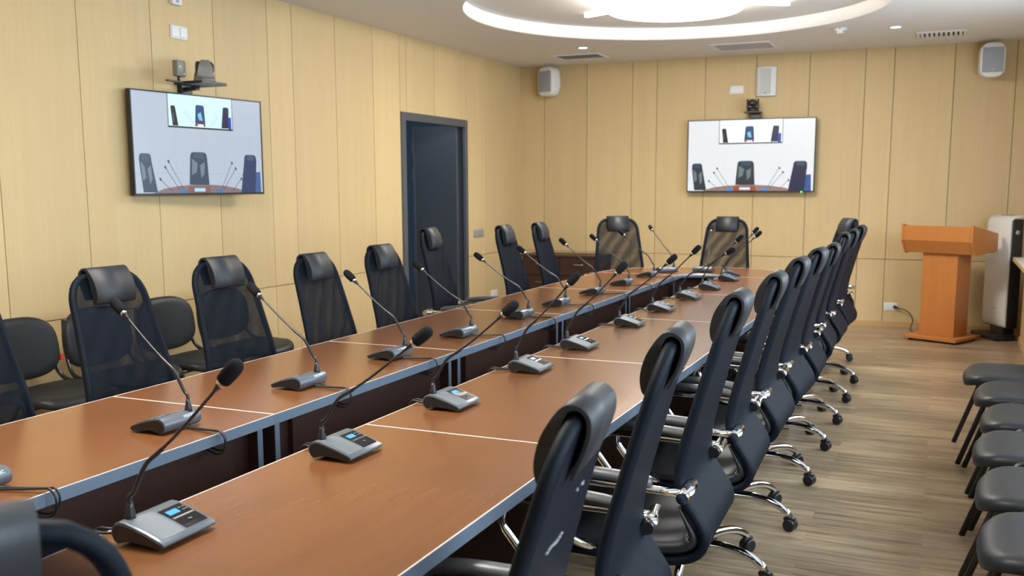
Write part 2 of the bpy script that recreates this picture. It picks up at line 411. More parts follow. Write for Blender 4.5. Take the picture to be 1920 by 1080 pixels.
# doorway with an open leaf and the corridor behind
def doorway():
    y0, y1, h = DOOR
    d = tag(bpy.data.objects.new('door_1', None), None, None, kind='structure'); COL.objects.link(d); d.location = (XL, y0, 0)
    mb = MB(); W = y1-y0
    mb.box((-0.02, 0, 0), (0.018, 0.075, h)); mb.box((-0.02, W-0.05, 0), (0.018, W, h)); mb.box((-0.02, 0.075, h-0.075), (0.018, W-0.05, h))
    mb.build('frame', M['doorframe'], d, 0.003, 1)
    mb = MB(); mb.box((-0.14, 0.03, 0), (-0.02, 0.06, h-0.05)); mb.box((-0.14, W-0.035, 0), (-0.02, W-0.02, h-0.05)); mb.box((-0.14, 0.03, h-0.05), (-0.02, W-0.02, h-0.02))
    mb.build('jamb', M['door'], d)
    mb = MB(); mb.box((-0.56, W-0.115, 0.01), (-0.06, W-0.06, h-0.055)); leaf = mb.build('leaf', M['door'], d, 0.003, 1)
    mb = MB(); mb.box((-0.585, W-0.125, 0.01), (-0.56, W-0.05, h-0.055), 0)
    for z in (0.5, 1.55, 1.85): mb.box((-0.595, W-0.135, z), (-0.57, W-0.11, z+0.1), 0)
    mb.build('edge_strip', M['doorframe'], leaf)
    # corridor
    mb = MB(); mb.box((-6.6, y0-1.2, 0), (-6.5, YB+0.14, 2.6), 0); mb.box((-6.6, YB+0.04, 0), (XL-0.14, YB+0.14, 2.6), 0)
    mb.box((-6.6, y0-1.3, 0), (XL-0.14, y0-1.2, 2.6), 0); mb.box((-6.6, y0-1.3, 2.6), (XL-0.14, YB+0.14, 2.7), 0)
    struct(mb.build('wall_corridor', M['corridor']))
    l = bpy.data.lights.new('corridor_lamp', 'POINT'); l.energy = 14; l.color = (0.8, 0.9, 1); l.shadow_soft_size = 0.1
    o = bpy.data.objects.new('corridor_lamp', l); o.location = (-5.6, 7.6, 2.3); COL.objects.link(o)
doorway()

# ------------------------------------------------------------------ ceiling lamps and fittings
def round_lamp(cx, cy, label):
    t = thing('ceiling_lamp', label, 'ceiling lamp', (cx, cy, ZR), 0)
    mb = MB(); mb.lathe([(0.05, -0.001), (0.47, -0.001), (0.47, -0.015), (0.05, -0.015)], 40); mb.build('mounting_plate', M['white'], t)
    mb = MB(); mb.lathe([(0.53, -0.015), (0.55, -0.03), (0.55, -0.095), (0.53, -0.11), (0.001, -0.112)], 48); mb.build('drum_diffuser', M['drum'], t)
    for k in range(6):
        a = 2*PI*k/6 + math.radians(155)
        mb = MB(); m4 = Matrix.Rotation(a, 4, 'Z'); mb.box((0.5, -0.02, -0.036), (1.0, 0.02, -0.006), 0, m4); mb.build('light_tube', M['lamp'], t, 0.006, 2)
round_lamp(LAMP_C[0][0], LAMP_C[0][1], 'bright white round drum lamp with radiating light tubes in the round ceiling recess')
round_lamp(LAMP_C[1][0], LAMP_C[1][1], 'unseen drum lamp added for light in the second ceiling recess, over the near end of the table')  # added lamp outside the view, only there as a light source

def downlight(x, y, label):
    t = thing('downlight', label, 'downlight', (x, y, ZC), 0, 'recessed downlights')
    mb = MB(); mb.lathe([(0.045, -0.001), (0.062, -0.001), (0.060, -0.006), (0.047, -0.007)], 24, caps=False); mb.build('trim_ring', M['white'], t)
    mb = MB(); mb.lathe([(0.046, -0.003), (0.0001, -0.004)], 24); mb.build('lens', M['lamp'], t)
    l = bpy.data.lights.new('downlight_beam', 'SPOT'); l.energy = 22; l.spot_size = 1.7; l.spot_blend = 0.8; l.color = (1, 0.95, 0.88); l.shadow_soft_size = 0.04
    o = bpy.data.objects.new('downlight_beam', l); o.location = (x, y, ZC-0.02); COL.objects.link(o)
downlight(-3.44, 9.68, 'small round downlight in the ceiling beside the dark slot vent')
downlight(-0.46, 9.61, 'small round downlight in the ceiling between smoke detector and louvred vent')

def vent(name, label, x0, x1, y0, y1, mode):
    t = thing(name, label, 'air vent', ((x0+x1)/2, (y0+y1)/2, ZC))
    hx, hy = (x1-x0)/2, (y1-y0)/2
    mb = MB(); f = 0.03
    for lo, hi in (((-hx, -hy), (hx, -hy+f)), ((-hx, hy-f), (hx, hy)), ((-hx, -hy+f), (-hx+f, hy-f)), ((hx-f, -hy+f), (hx, hy-f))):
        mb.box((*lo, -0.012), (*hi, 0))
    mb.build('frame', M['ceiling'], t, 0.002, 1)
    mb = MB(); mb.box((-hx+f, -hy+f, -0.003), (hx-f, hy-f, -0.001)); mb.build('backing', M['ventdark'] if mode != 'panel' else M['vent'], t)
    mb = MB()
    if mode == 'louvre':
        for k in range(9):
            x = -hx+f+(k+0.5)*(2*hx-2*f)/9; mb.box((x-0.012, -hy+f, -0.016), (x+0.012, hy-f, -0.004))
    elif mode == 'slot':
        for k in range(3):
            y = -hy+f+(k+0.5)*(2*hy-2*f)/3; mb.box((-hx+f, y-0.004, -0.007), (hx-f, y+0.004, -0.004))
    else:
        for k in range(10):
            y = -hy+f+(k+0.5)*(2*hy-2*f)/10; mb.box((-hx+f, y-0.012, -0.010), (hx-f, y+0.006, -0.003))
    mb.build('slats', M['ceiling'] if mode != 'panel' else M['vent'], t)
vent('slot_vent', 'dark slotted ceiling vent near the corner above the left wall speaker', -3.97, -3.42, 10.10, 10.52, 'slot')
vent('air_conditioner_grille', 'wide beige air conditioner grille flush in the ceiling above the rear screen', -2.22, -1.62, 10.0, 10.50, 'panel')
vent('louvred_vent', 'long louvred vent in the ceiling right of the round recess', -0.30, 0.13, 10.03, 10.38, 'louvre')
t = thing('smoke_detector', 'small white smoke detector on the ceiling beside the recess', 'smoke detector', (-0.915, 9.46, ZC))
mb = MB(); mb.lathe([(0.055, 0), (0.055, -0.02), (0.05, -0.026), (0.03, -0.026), (0.03, -0.045), (0.022, -0.05), (0.0001, -0.05)], 20); mb.build('body', M['white'], t)
mb = MB(); mb.box((-0.006, -0.056, -0.018), (0.006, -0.052, -0.008)); mb.build('indicator', M['red'], t)

# ------------------------------------------------------------------ conference table
XC, RO, RI = -1.815, 0.89, 0.175
TZ = 0.75
def table_section(y0, y1, side, label):
    """side -1 = left wing (x from XC-RO to XC-RI), +1 = right wing"""
    x0, x1 = (XC-RO, XC-RI) if side < 0 else (XC+RI, XC+RO)
    cx, cy = (x0+x1)/2, (y0+y1)/2
    t = thing('table_section', label, 'conference table', (cx, cy, 0), 0, 'straight sections of the conference table')
    hx, hy = (x1-x0)/2, (y1-y0)/2-0.0005
    e = 0.0035
    mb = MB(); mb.box((-hx+e, -hy+e, TZ-0.029), (hx-e, hy-e, TZ)); mb.build('tabletop', M['table'], t)
    mb = MB()
    for lo, hi in (((-hx, -hy), (hx, -hy+e)), ((-hx, hy-e), (hx, hy)), ((-hx, -hy+e), (-hx+e, hy-e)), ((hx-e, -hy+e), (hx, hy-e))):
        mb.box((*lo, TZ-0.034), (*hi, TZ-0.001)); mb.box((*lo, TZ-0.001), (*hi, TZ+0.0006), 1)
    mb.build('edge_band', [M['edge'], M['lip']], t)
    inner = hx if side < 0 else -hx
    sg = -1 if side < 0 else 1
    for ye in (-hy+0.045, hy-0.045):
        lp = MB(); xa, xb = sorted((inner+sg*0.03, inner+sg*0.62)); lp.box((xa, ye-0.0125, 0.0), (xb, ye+0.0125, TZ-0.034)); leg = lp.build('leg_panel', M['wenge'], t)
        ed = MB(); xa, xb = sorted((inner+sg*0.0275, inner+sg*0.030)); ed.box((xa, ye-0.0125, 0.0), (xb, ye+0.0125, TZ-0.036)); ed.build('edge_strip', M['edge'], leg)
    mp = MB(); xa, xb = sorted((inner+sg*0.05, inner+sg*0.07)); mp.box((xa, -hy+0.16, 0.15), (xb, hy-0.16, TZ-0.034)); mp.build('modesty_panel', M['wenge'], t)
    rd = MB(); xa, xb = sorted((inner+sg*0.07, inner+sg*0.09)); rd.box((xa, -hy+0.058, 0.15), (xb, hy-0.058, TZ-0.034)); rd.build('cross_panel', M['wenge'], t)
SEAMS = [1.215+1.365*k for k in range(6)]
ordn = ['nearest', 'second', 'third', 'fourth', 'farthest']
for k in range(5):
    table_section(SEAMS[k], SEAMS[k+1], -1, 'straight cherry wood section of the left table run, %s from the camera' % ordn[k])
    table_section(SEAMS[k], SEAMS[k+1], 1, 'straight cherry wood section of the right table run, %s from the camera' % ordn[k])
def table_end(yc, sgn, label):
    t = thing('table_end', label, 'conference table', (XC, yc+sgn*0.0005, 0), 0 if sgn > 0 else PI, 'rounded ends of the conference table')
    n = 40; e = 0.0035
    def ring(ri, ro, z0, z1, mi, mb, cap=0.0):
        po = [(ro*math.cos(PI*i/n), max(cap, ro*math.sin(PI*i/n))) for i in range(n+1)]
        pi_ = [(ri*math.cos(PI*i/n), max(cap, ri*math.sin(PI*i/n))) for i in range(n+1)]
        b = len(mb.v)
        for i in range(n+1):
            for (p, z) in ((po[i], z0), (po[i], z1), (pi_[i], z0), (pi_[i], z1)): mb.v.append((*p, z))
        for i in range(n):
            a, c = b+4*i, b+4*i+4
            mb.face((a+1, c+1, c+3, a+3), mi); mb.face((a, a+2, c+2, c), mi); mb.face((a, c, c+1, a+1), mi, True); mb.face((a+2, a+3, c+3, c+2), mi, True)
        mb.face((b, b+1, b+3, b+2), mi); z = b+4*n; mb.face((z, z+2, z+3, z+1), mi)
    mb = MB(); ring(RI+e, RO-e, TZ-0.029, TZ, 0, mb, e); mb.build('tabletop', M['tableX'], t)
    mb = MB(); ring(RO-e, RO, TZ-0.034, TZ-0.001, 0, mb); ring(RI, RI+e, TZ-0.034, TZ-0.001, 0, mb); ring(RO-e, RO, TZ-0.001, TZ+0.0006, 1, mb); ring(RI, RI+e, TZ-0.001, TZ+0.0006, 1, mb)
    for s in (-1, 1):
        xa, xb = sorted((s*RI, s*RO)); mb.box((xa, 0, TZ-0.034), (xb, e, TZ-0.001)); mb.box((xa, 0, TZ-0.001), (xb, e, TZ+0.0006), 1)
    mb.build('edge_band', [M['edge'], M['lip']], t)
    mb = MB(); ring(RI+0.05, RI+0.07, 0.1, TZ-0.034, 0, mb); mb.build('modesty_panel', M['wenge'], t)
    for a in (0.03, PI-0.03, PI/2):
        lp = MB(); m4 = Matrix.Rotation(a, 4, 'Z'); lp.box((RI+0.075, -0.0125, 0), (RI+0.58, 0.0125, TZ-0.034), 0, m4); lp.build('leg_panel', M['wenge'], t)
table_end(SEAMS[5], 1, 'rounded far end of the conference table in front of the rear chairs')
table_end(SEAMS[0], -1, 'rounded near end of the conference table by the blurred foreground chair')

# ------------------------------------------------------------------ high-back mesh chair (faces +Y, base at origin)
BACK = [(-0.290, 1.165), (-0.266, 1.08), (-0.234, 0.97), (-0.204, 0.86), (-0.178, 0.76), (-0.166, 0.68), (-0.174, 0.62), (-0.207, 0.565), (-0.238, 0.515), (-0.243, 0.474), (-0.217, 0.438), (-0.16, 0.418), (-0.05, 0.408), (0.06, 0.410), (0.16, 0.412), (0.235, 0.398)]
def half_w(z): return 0.183 + 0.046*min(1, max(0, (1.10-z)/0.45))
def make_chair():
    t = thing('conference_chair', 'x', 'chair')
    prof = [Vector((0, y, z)) for y, z in BACK]
    path = smooth_path(prof, 5)
    # tubular perimeter sleeve with rounded top corners
    zt = 1.165; rc = 0.10
    L = []
    for p in path:
        w_ = half_w(p.z)
        if p.z > zt-rc:
            d = p.z-(zt-rc); w_ = w_-rc+math.sqrt(max(0, rc*rc-d*d))
        L.append(Vector((w_, p.y, p.z)))
    top = []
    for i in range(1, 10):
        x = L[0].x*(1-2*i/10); top.append(Vector((x, L[0].y-0.004*(1-(x/L[0].x)**2), zt+0.0)))
    right = [Vector((v.x, v.y, v.z)) for v in reversed(L)]
    left = [Vector((-v.x, v.y, v.z)) for v in L]
    per = right+top+left
    mb = MB(); mb.tube(per, 0.0145, 8); mb.build('back_frame', M['frame'], t)
    # sling fabric: two layers wrapped round the frame tube, closed at the edges
    rows = []
    for i, p in enumerate(path):
        q0 = path[max(i-1, 0)]; q1 = path[min(i+1, len(path)-1)]; tg = (q1-q0).normalized(); nb = Vector((0, tg.z, -tg.y))   # towards the back
        w_ = max(0.02, L[i].x)
        r_ = 0.0150
        front = [Vector((w_*(j/6-1), p.y, p.z)) - nb*r_*(0.85-0.55*(1-(j/6-1)**2)) for j in range(13)]
        rear = [Vector((w_*(1-j/6), p.y, p.z)) + nb*r_*(1.0-0.15*(1-(1-j/6)**2)) for j in range(13)]
        rows.append((front, rear))
    mb = MB(); mb.grid([r[0] for r in rows]); mb.grid([r[1] for r in rows]); mb.build('backrest', M['mesh'], t)
    # seat cushion: profile swept across, thick leatherette, continues the lower back curve
    low = [i for i, p in enumerate(path) if p.z < 0.60 or p.y > -0.1]
    sp, dp = [], []
    for q, i in enumerate(low):
        tg = (path[min(i+1, len(path)-1)]-path[i-1]).normalized(); nf = Vector((0, -tg.z, tg.y))
        u = q/(len(low)-1); t_ = 0.024+0.036*min(1, u*3)*min(1, (1-u)*7)
        sp.append(path[i]+nf*t_); dp.append(path[i]+nf*0.0165)
    sp.append(Vector((0, 0.257, 0.410))); dp.append(Vector((0, 0.254, 0.402)))
    loop = [(p.y, p.z) for p in sp] + [(p.y, p.z) for p in reversed(dp)]
    rows = []
    for x in (-0.245, -0.238, -0.21, -0.12, 0, 0.12, 0.21, 0.238, 0.245):
        s_ = 1.0 if abs(x) < 0.22 else (0.72 if abs(x) < 0.24 else 0.25)
        row = []
        n2 = len(sp)
        for k, (a, b) in enumerate(loop):
            kk = k if k < n2 else 2*n2-1-k
            ma = (sp[kk].y+dp[kk].y)/2; mz = (sp[kk].z+dp[kk].z)/2
            xx = x*(1.0-0.06*max(0, (a-0.1)/0.16)**2)
            dish = 0.012*(1-(x/0.245)**2) if k < n2 else 0
            row.append(Vector((xx, ma+(a-ma)*s_, mz+(b-mz)*s_-dish)))
        rows.append(row)
    mb = MB(); mb.grid(rows, 0, True, True)
    n0 = len(loop); tot = len(mb.v); mb.face(range(n0)); mb.face(range(tot-n0, tot)); mb.build('seat', M['seatleather'], t)
    # headrest: padded roll draped over the top with a thin rear flap
    c0 = Vector((-0.290, 1.165)); d = Vector((0.26, -0.965)).normalized(); nrm = Vector((0.965, 0.26)).normalized()
    def P2(a, b): q = c0+d*a+nrm*b; return Vector((0, q.x, q.y))
    outer = [P2(0.095, -0.0235), P2(0.05, -0.031), P2(0.01, -0.033), P2(-0.018, -0.024), P2(-0.030, 0.0), P2(-0.022, 0.024), P2(0.008, 0.039), P2(0.045, 0.048), P2(0.085, 0.047), P2(0.113, 0.037), P2(0.125, 0.025), P2(0.119, 0.014)]
    inner = [P2(0.09, 0.016), P2(0.05, 0.0175), P2(0.015, 0.018), P2(-0.012, 0.016), P2(-0.0225, 0.0), P2(-0.014, -0.018), P2(0.012, -0.026), P2(0.05, -0.025), P2(0.094, -0.0185)]
    poly = [(p.y, p.z) for p in smooth_path(outer, 4)+smooth_path(inner, 3)]
    mb = MB(); mb.prism(poly, -0.102, 0.102, 'x', 0, None, True); mb.build('headrest', M['leather'], t)
    # arms
    for s in (-1, 1):
        ax = s*0.285
        pth = fillet([(ax, -0.185, 0.640), (ax, -0.05, 0.645), (ax, 0.20, 0.652), (ax, 0.245, 0.585), (ax, 0.14, 0.45), (s*0.18, 0.05, 0.405), (s*0.05, 0.03, 0.402)], 0.09, 6)
        mb = MB(); mb.tube(pth, 0.0125, 8); arm = mb.build('armrest', M['chrome'], t)
        mb = MB(); pp = smooth_path([(ax, -0.10, 0.662), (ax, -0.02, 0.673), (ax, 0.12, 0.678), (ax, 0.21, 0.668), (ax, 0.25, 0.642)], 3)
        mb.tube(pp, [0.018]+[0.027]*(len(pp)-2)+[0.018], 10, sy=0.62); mb.build('arm_pad', M['pad'], arm)
        mb = MB(); mb.tube([(s*0.20, -0.198, 0.640), (s*0.235, -0.198, 0.640), (s*0.235, -0.198, 0.640), (s*0.33, -0.198, 0.640)], 0.018, 12); mb.build('arm_sleeve', M['chrome'], arm)
        mb = MB(); mb.tube([(s*0.175, -0.198, 0.640), (s*0.20, -0.198, 0.640)], 0.017, 12); mb.build('sleeve_plug', M['blackplastic'], arm)
    mb = MB(); mb.box((-0.09, -0.10, 0.375), (0.09, 0.12, 0.402)); mb.build('seat_mechanism', M['blackplastic'], t, 0.008)
    mb = MB(); mb.lathe([(0.026, 0.10), (0.026, 0.23), (0.015, 0.235), (0.015, 0.378)], 14); mb.build('gas_column', M['chrome'], t)
    mb = MB(); mb.lathe([(0.036, 0.075), (0.040, 0.085), (0.040, 0.125), (0.03, 0.135)], 16); mb.build('base_hub', M['chrome'], t)
    for k in range(5):
        a = PI/2+2*PI*k/5+0.33
        dr = Vector((math.cos(a), math.sin(a), 0)); Z = Vector((0, 0, 1))
        pts = [dr*0.03+Z*0.108, dr*0.14+Z*0.118, dr*0.23+Z*0.108, dr*0.29+Z*0.082, dr*0.305+Z*0.066]
        pts = smooth_path(pts, 4)
        mb = MB(); mb.tube(pts, [0.021-0.007*i/(len(pts)-1) for i in range(len(pts))], 8); leg = mb.build('base_leg', M['chrome'], t)
        c = dr*0.312; sd = Vector((-dr.y, dr.x, 0)); mb = MB()
        for q in (-1, 1):
            cc = c+sd*q*0.013+Z*0.027
            mb.tube([cc-sd*0.010, cc-sd*0.008, cc+sd*0.008, cc+sd*0.010], [0.021, 0.027, 0.027, 0.021], 14)
        mb.tube([c+Z*0.03, c+Z*0.066], 0.009, 8)
        mb.tube([c-dr*0.026+Z*0.045, c+Z*0.058, c+dr*0.022+Z*0.05], [0.012, 0.017, 0.010], 8); mb.build('caster', M['blackplastic'], leg)
    return t
chair0 = make_chair(); used = []
def chair(x, y, dz, face_deg, label, group):
    """x, y = base centre; face_deg = compass of the facing direction (0 = +Y, 90 = -X); dz = gas-lift height change"""
    o = chair0 if not used else copy_tree(chair0); used.append(o)
    o.location = (x, y, 0); o.rotation_euler = (0, 0, math.radians(face_deg)); o['label'] = label; o['group'] = group
    for ch in o.children:
        b = ch.name.split('.')[0]
        if b in ('back_frame', 'backrest', 'seat', 'headrest', 'armrest', 'seat_mechanism'): ch.location.z = dz
        if b == 'gas_column': ch.location.z = 0; ch.scale.z = 1.0+dz/0.378 if dz < 0 else 1.0+dz/0.378
    return o
nth = ['first', 'second', 'third', 'fourth', 'fifth', 'sixth', 'seventh', 'eighth', 'ninth', 'tenth']
ROWR = [(1.53, -0.05, 6), (2.155, -0.018, 6), (2.92, -0.01, 2), (3.66, -0.014, 2), (4.33, -0.004, 0), (5.05, -0.006, -2), (5.74, -0.022, 1), (6.40, 0.008, 2), (7.08, 0.0, 0), (7.80, 0.0, -3)]
for i, (y, dz, dr) in enumerate(ROWR):
    c = chair(-0.83, y, dz, 90+dr, 'black high-back mesh chair, %s from the camera in the right table row%s' % (nth[i], ', scuffed back' if i == 0 else ''), 'mesh chairs along the right side of the table')
    if i == 0: CHAIR_A = c
ROWL = [(-2.80, 2.24, -0.01, 2), (-2.80, 2.94, -0.015, 0), (-2.80, 3.62, -0.02, -2), (-2.80, 4.38, -0.052, 1), (-2.80, 5.07, -0.045, 0), (-2.98, 6.05, 0.015, 8), (-2.82, 6.95, 0.0, 3), (-2.82, 7.68, -0.005, 4)]
extra = ['cut off by the frame edge', 'by the padded wall chairs', 'before the wall screen', 'right of the wall screen', 'just before the doorway', 'standing before the dark doorway', 'just past the doorway', 'by the dark drawer cabinet']
for i, (x, y, dz, dr) in enumerate(ROWL):
    chair(x, y, dz, -90+dr, 'black high-back mesh chair, %s in the left table row, %s' % (nth[i], extra[i]), 'mesh chairs along the left side of the table')
GE = 'mesh chairs around the rounded table ends'
chair(-2.66, 8.62, 0.015, -90-62, 'black mesh chair at the left corner of the far rounded table end', GE)
chair(-1.85, 9.05, 0.005, 180, 'black mesh head chair below the rear screen, facing the camera', GE)
chair(-0.96, 8.62, 0.02, 90+28, 'black mesh chair at the right corner of the far rounded table end', GE)
chair(-1.135, 0.765, -0.014, 56, 'blurred black mesh chair in the bottom left foreground, back to the camera', GE)
# pale scuffs on the back of the first chair of the right row
def scuffs():
    for (x, z, l, w_) in ((-0.02, 0.925, 0.11, 0.003), (0.10, 1.0, 0.02, 0.004), (0.06, 1.0, 0.012, 0.003), (0.0, 0.76, 0.02, 0.003), (-0.05, 0.76, 0.014, 0.003)):
        y = -0.204-(z-0.86)*0.275-0.0150
        n = 8; mb = MB()
        for k in range(n):
            xa = x-l/2+l*k/n; mb.box((xa, y-0.002, z+0.002*math.sin(k)), (xa+l/n*0.9, y+0.004, z+w_+0.002*math.sin(k)))
        mb.build('scuff_mark', M['scuff'], CHAIR_A).location.z = ROWR[0][1]
scuffs()

# ------------------------------------------------------------------ padded visitor chair (faces +Y)
def make_visitor():
    t = thing('visitor_chair', 'x', 'chair')
    for s in (-1, 1):
        x = s*0.245
        pth = fillet([(x, 0.225, 0.0), (x, 0.07, 0.462), (x, -0.02, 0.472), (x*0.94, -0.20, 0.468), (x*0.85, -0.275, 0.62), (x*0.78, -0.29, 0.78)], 0.07, 6)
        mb = MB(); mb.tube(pth, 0.0135, 8, sy=0.75); fr = mb.build('side_frame', M['tube'], t)
        mb = MB(); mb.tube([(x, 0.045, 0.455), (x, -0.30, 0.0)], 0.0135, 8, sy=0.75); mb.build('rear_leg', M['tube'], fr)
    mb = MB()
    for y in (0.09, -0.16): mb.tube([(-0.245, y, 0.43), (0.245, y, 0.43)], 0.010, 8)
    mb.build('cross_bar', M['tube'], t)
    # seat: superellipse cushion, slightly bowed
    def cushion(w_, h_, n=40, e=3.4):
        return [(w_*math.copysign(abs(math.cos(a))**(2/e), math.cos(a)), h_*math.copysign(abs(math.sin(a))**(2/e), math.sin(a))) for a in [2*PI*i/n for i in range(n)]]
    rows = []
    for (sc, z) in ((0.02, 0.425), (0.90, 0.425), (0.985, 0.432), (1.0, 0.448), (0.985, 0.464), (0.93, 0.476), (0.80, 0.481), (0.5, 0.480), (0.02, 0.478)):
        ring = []
        for (px, py) in cushion(0.235, 0.21):
            q = (px*sc/0.235)
            ring.append(Vector((px*sc, py*sc+0.0, z+0.012*q*q-0.035*max(0, (py*sc-0.10)/0.12)**2)))
        rows.append(ring)
    mb = MB(); mb.grid(rows, 0, True, True); mb.face(range(40)); mb.face(range(len(mb.v)-40, len(mb.v))); mb.build('seat', M['seatleather'], t)
    rows = []
    for (sc, d) in ((0.02, -0.014), (0.92, -0.014), (0.99, -0.004), (1.0, 0.008), (0.985, 0.02), (0.92, 0.029), (0.75, 0.033), (0.4, 0.034), (0.02, 0.034)):
        ring = []
        for (px, pz) in cushion(0.235, 0.165, 40, 3.0):
            q = px*sc/0.235; wd = 1.0+0.04*(-pz/0.165)
            ring.append(Vector((px*sc*wd, -0.275+d+0.035*q*q-0.10*pz*sc, 0.665+pz*sc)))
        rows.append(ring)
    mb = MB(); mb.grid(rows, 0, True, True); mb.face(range(40)); mb.face(range(len(mb.v)-40, len(mb.v))); bk = mb.build('backrest', M['seatleather'], t)
    return t
visitor0 = make_visitor(); usedv = []
def visitor(x, y, deg, label, group, dz=0):
    o = visitor0 if not usedv else copy_tree(visitor0); usedv.append(o)
    o.location = (x, y, 0); o.rotation_euler = (0, 0, math.radians(deg)); o['label'] = label; o['group'] = group
    return o
VR = [(0.37, 5.90), (0.41, 5.35), (0.42, 4.79), (0.375, 4.22), (0.37, 3.65), (0.36, 3.10)]
vext = ['farthest of the six', 'second from the far end', 'third from the far end', 'fourth from the far end', 'second nearest to the camera', 'nearest to the camera']
for i, (x, y) in enumerate(VR):
    visitor(x, y, 90+random.uniform(-3, 3), 'black padded visitor chair along the radiator cover at right, %s' % vext[i], 'visitor chairs by the right wall')
VL = [(-4.08, 3.52, 'with red tag, left of the second mesh chair'), (-4.08, 4.047, 'half hidden behind the second mesh chair'),
      (-4.08, 4.577, 'between the second and third mesh chairs'), (-4.08, 5.108, 'mostly hidden behind the third mesh chair')]
for i, (x, y, ex) in enumerate(VL):
    v = visitor(x, y, -90+random.uniform(-0.8, 0.8), 'padded visitor chair against the left wall, %s' % ex, 'visitor chairs by the left wall')
    if i in (0, 3):
        bk = [c for c in v.children if c.name.startswith('backrest')][0]
        mb = MB(); mb.box((-0.262, -0.243, 0.575), (-0.243, -0.225, 0.605)); tg = mb.build('tag', M['red'], bk); tg['label'] = 'small red tag'

# ------------------------------------------------------------------ microphone units (user side +x, gooseneck at the back left)
def text_mesh(body, size):
    cu = bpy.data.curves.new('text', 'FONT'); cu.body = body; cu.size = size; cu.extrude = 0.0002; cu.align_x = 'CENTER'; cu.align_y = 'CENTER'
    ob = bpy.data.objects.new('text', cu); COL.objects.link(ob); bpy.context.view_layer.update()
    dg = bpy.context.evaluated_depsgraph_get(); me = bpy.data.meshes.new_from_object(ob.evaluated_get(dg))
    bpy.data.objects.remove(ob); bpy.data.curves.remove(cu); me.materials.clear(); me.materials.append(M['lettering']); return me
MPROF = [(-0.058, 0.004), (-0.068, 0.011), (-0.073, 0.023), (-0.071, 0.036), (-0.063, 0.046), (-0.051, 0.0505), (-0.035, 0.0495), (-0.01, 0.0432), (0.02, 0.0345), (0.045, 0.0258), (0.064, 0.0180), (0.068, 0.0135), (0.066, 0.009), (0.058, 0.005), (0.03, 0.010), (-0.02, 0.014)]
def top_z(x):
    for (a, b), (c, d) in zip(MPROF[4:11], MPROF[5:12]):
        if a <= x <= c: return b+(d-b)*(x-a)/(c-a)
    return 0.02
def top_patch(x0, x1, y0, y1, off, th, n=8):
    mb = MB(); ra, rb = [], []
    for i in range(n+1):
        x = x0+(x1-x0)*i/n; z = top_z(x)+off
        ra.append((x, z))
    poly = ra+[(x, z-th) for x, z in reversed(ra)]
    mb.prism(poly, y0, y1, 'y', 0, None, False); return mb
LOGO = text_mesh('VISSONIC', 0.0135)
def make_unit():
    t = thing('microphone_unit', 'x', 'microphone')
    mb = MB(); mb.prism(MPROF, -0.081, 0.081, 'y', 0, None, True); b = mb.build('base', M['mic'], t, 0.0012, 2)
    for s in (-1, 1):
        mb = MB(); cap = [(x*0.94, 0.004+(z-0.004)*0.9) for x, z in MPROF]; a, c = sorted((s*0.0808, s*0.084)); mb.prism(cap, a, c, 'y'); mb.build('end_cap', M['blackplastic'], t)
    top_patch(-0.040, 0.056, -0.073, -0.004, 0.0009, 0.002).build('speaker_grille', M['micgrille'], t)
    p = top_patch(-0.026, 0.052, 0.006, 0.073, 0.0012, 0.002).build('control_panel', M['gloss'], t)
    top_patch(-0.014, 0.002, 0.014, 0.046, 0.0018, 0.001, 3).build('display', M['lcd'], p)
    top_patch(0.013, 0.017, 0.008, 0.071, 0.0018, 0.001, 2).build('trim_line', M['ring'], p)
    for (x, y) in ((-0.011, 0.055), (-0.011, 0.066), (-0.001, 0.057), (-0.001, 0.066)):
        mb = MB(); mb.lathe([(0.0036, 0), (0.0036, 0.0012), (0.0001, 0.0014)], 10, 0, Matrix.Translation((x, y, top_z(x)+0.001))); mb.build('button', M['micgrille'], p)
    mb = MB(); mb.lathe([(0.005, 0), (0.005, 0.0012), (0.0001, 0.0014)], 10, 0, Matrix.Translation((0.032, 0.040, top_z(0.032)+0.001)))
    mb.build('talk_button', M['micgrille'], p)
    lo = bpy.data.objects.new('lettering', LOGO); COL.objects.link(lo); lo.parent = t
    n = Vector((-0.80, 0, 0.60)).normalized(); X = Vector((0, -1, 0)); Y = n.cross(X)
    m = Matrix.Identity(4)
    for i in range(3): m[i][0] = X[i]; m[i][1] = Y[i]; m[i][2] = n[i]
    m[0][3], m[1][3], m[2][3] = -0.0683, -0.034, 0.0408
    lo.matrix_local = m
    mb = MB(); mb.lathe([(0.0125, 0.042), (0.0115, 0.056), (0.0075, 0.075), (0.0065, 0.085)], 12, 0, Matrix.Translation((-0.048, -0.050, 0.0))); mb.build('neck_socket', M['neck'], t)
    return t
unit0 = make_unit(); usedu = []
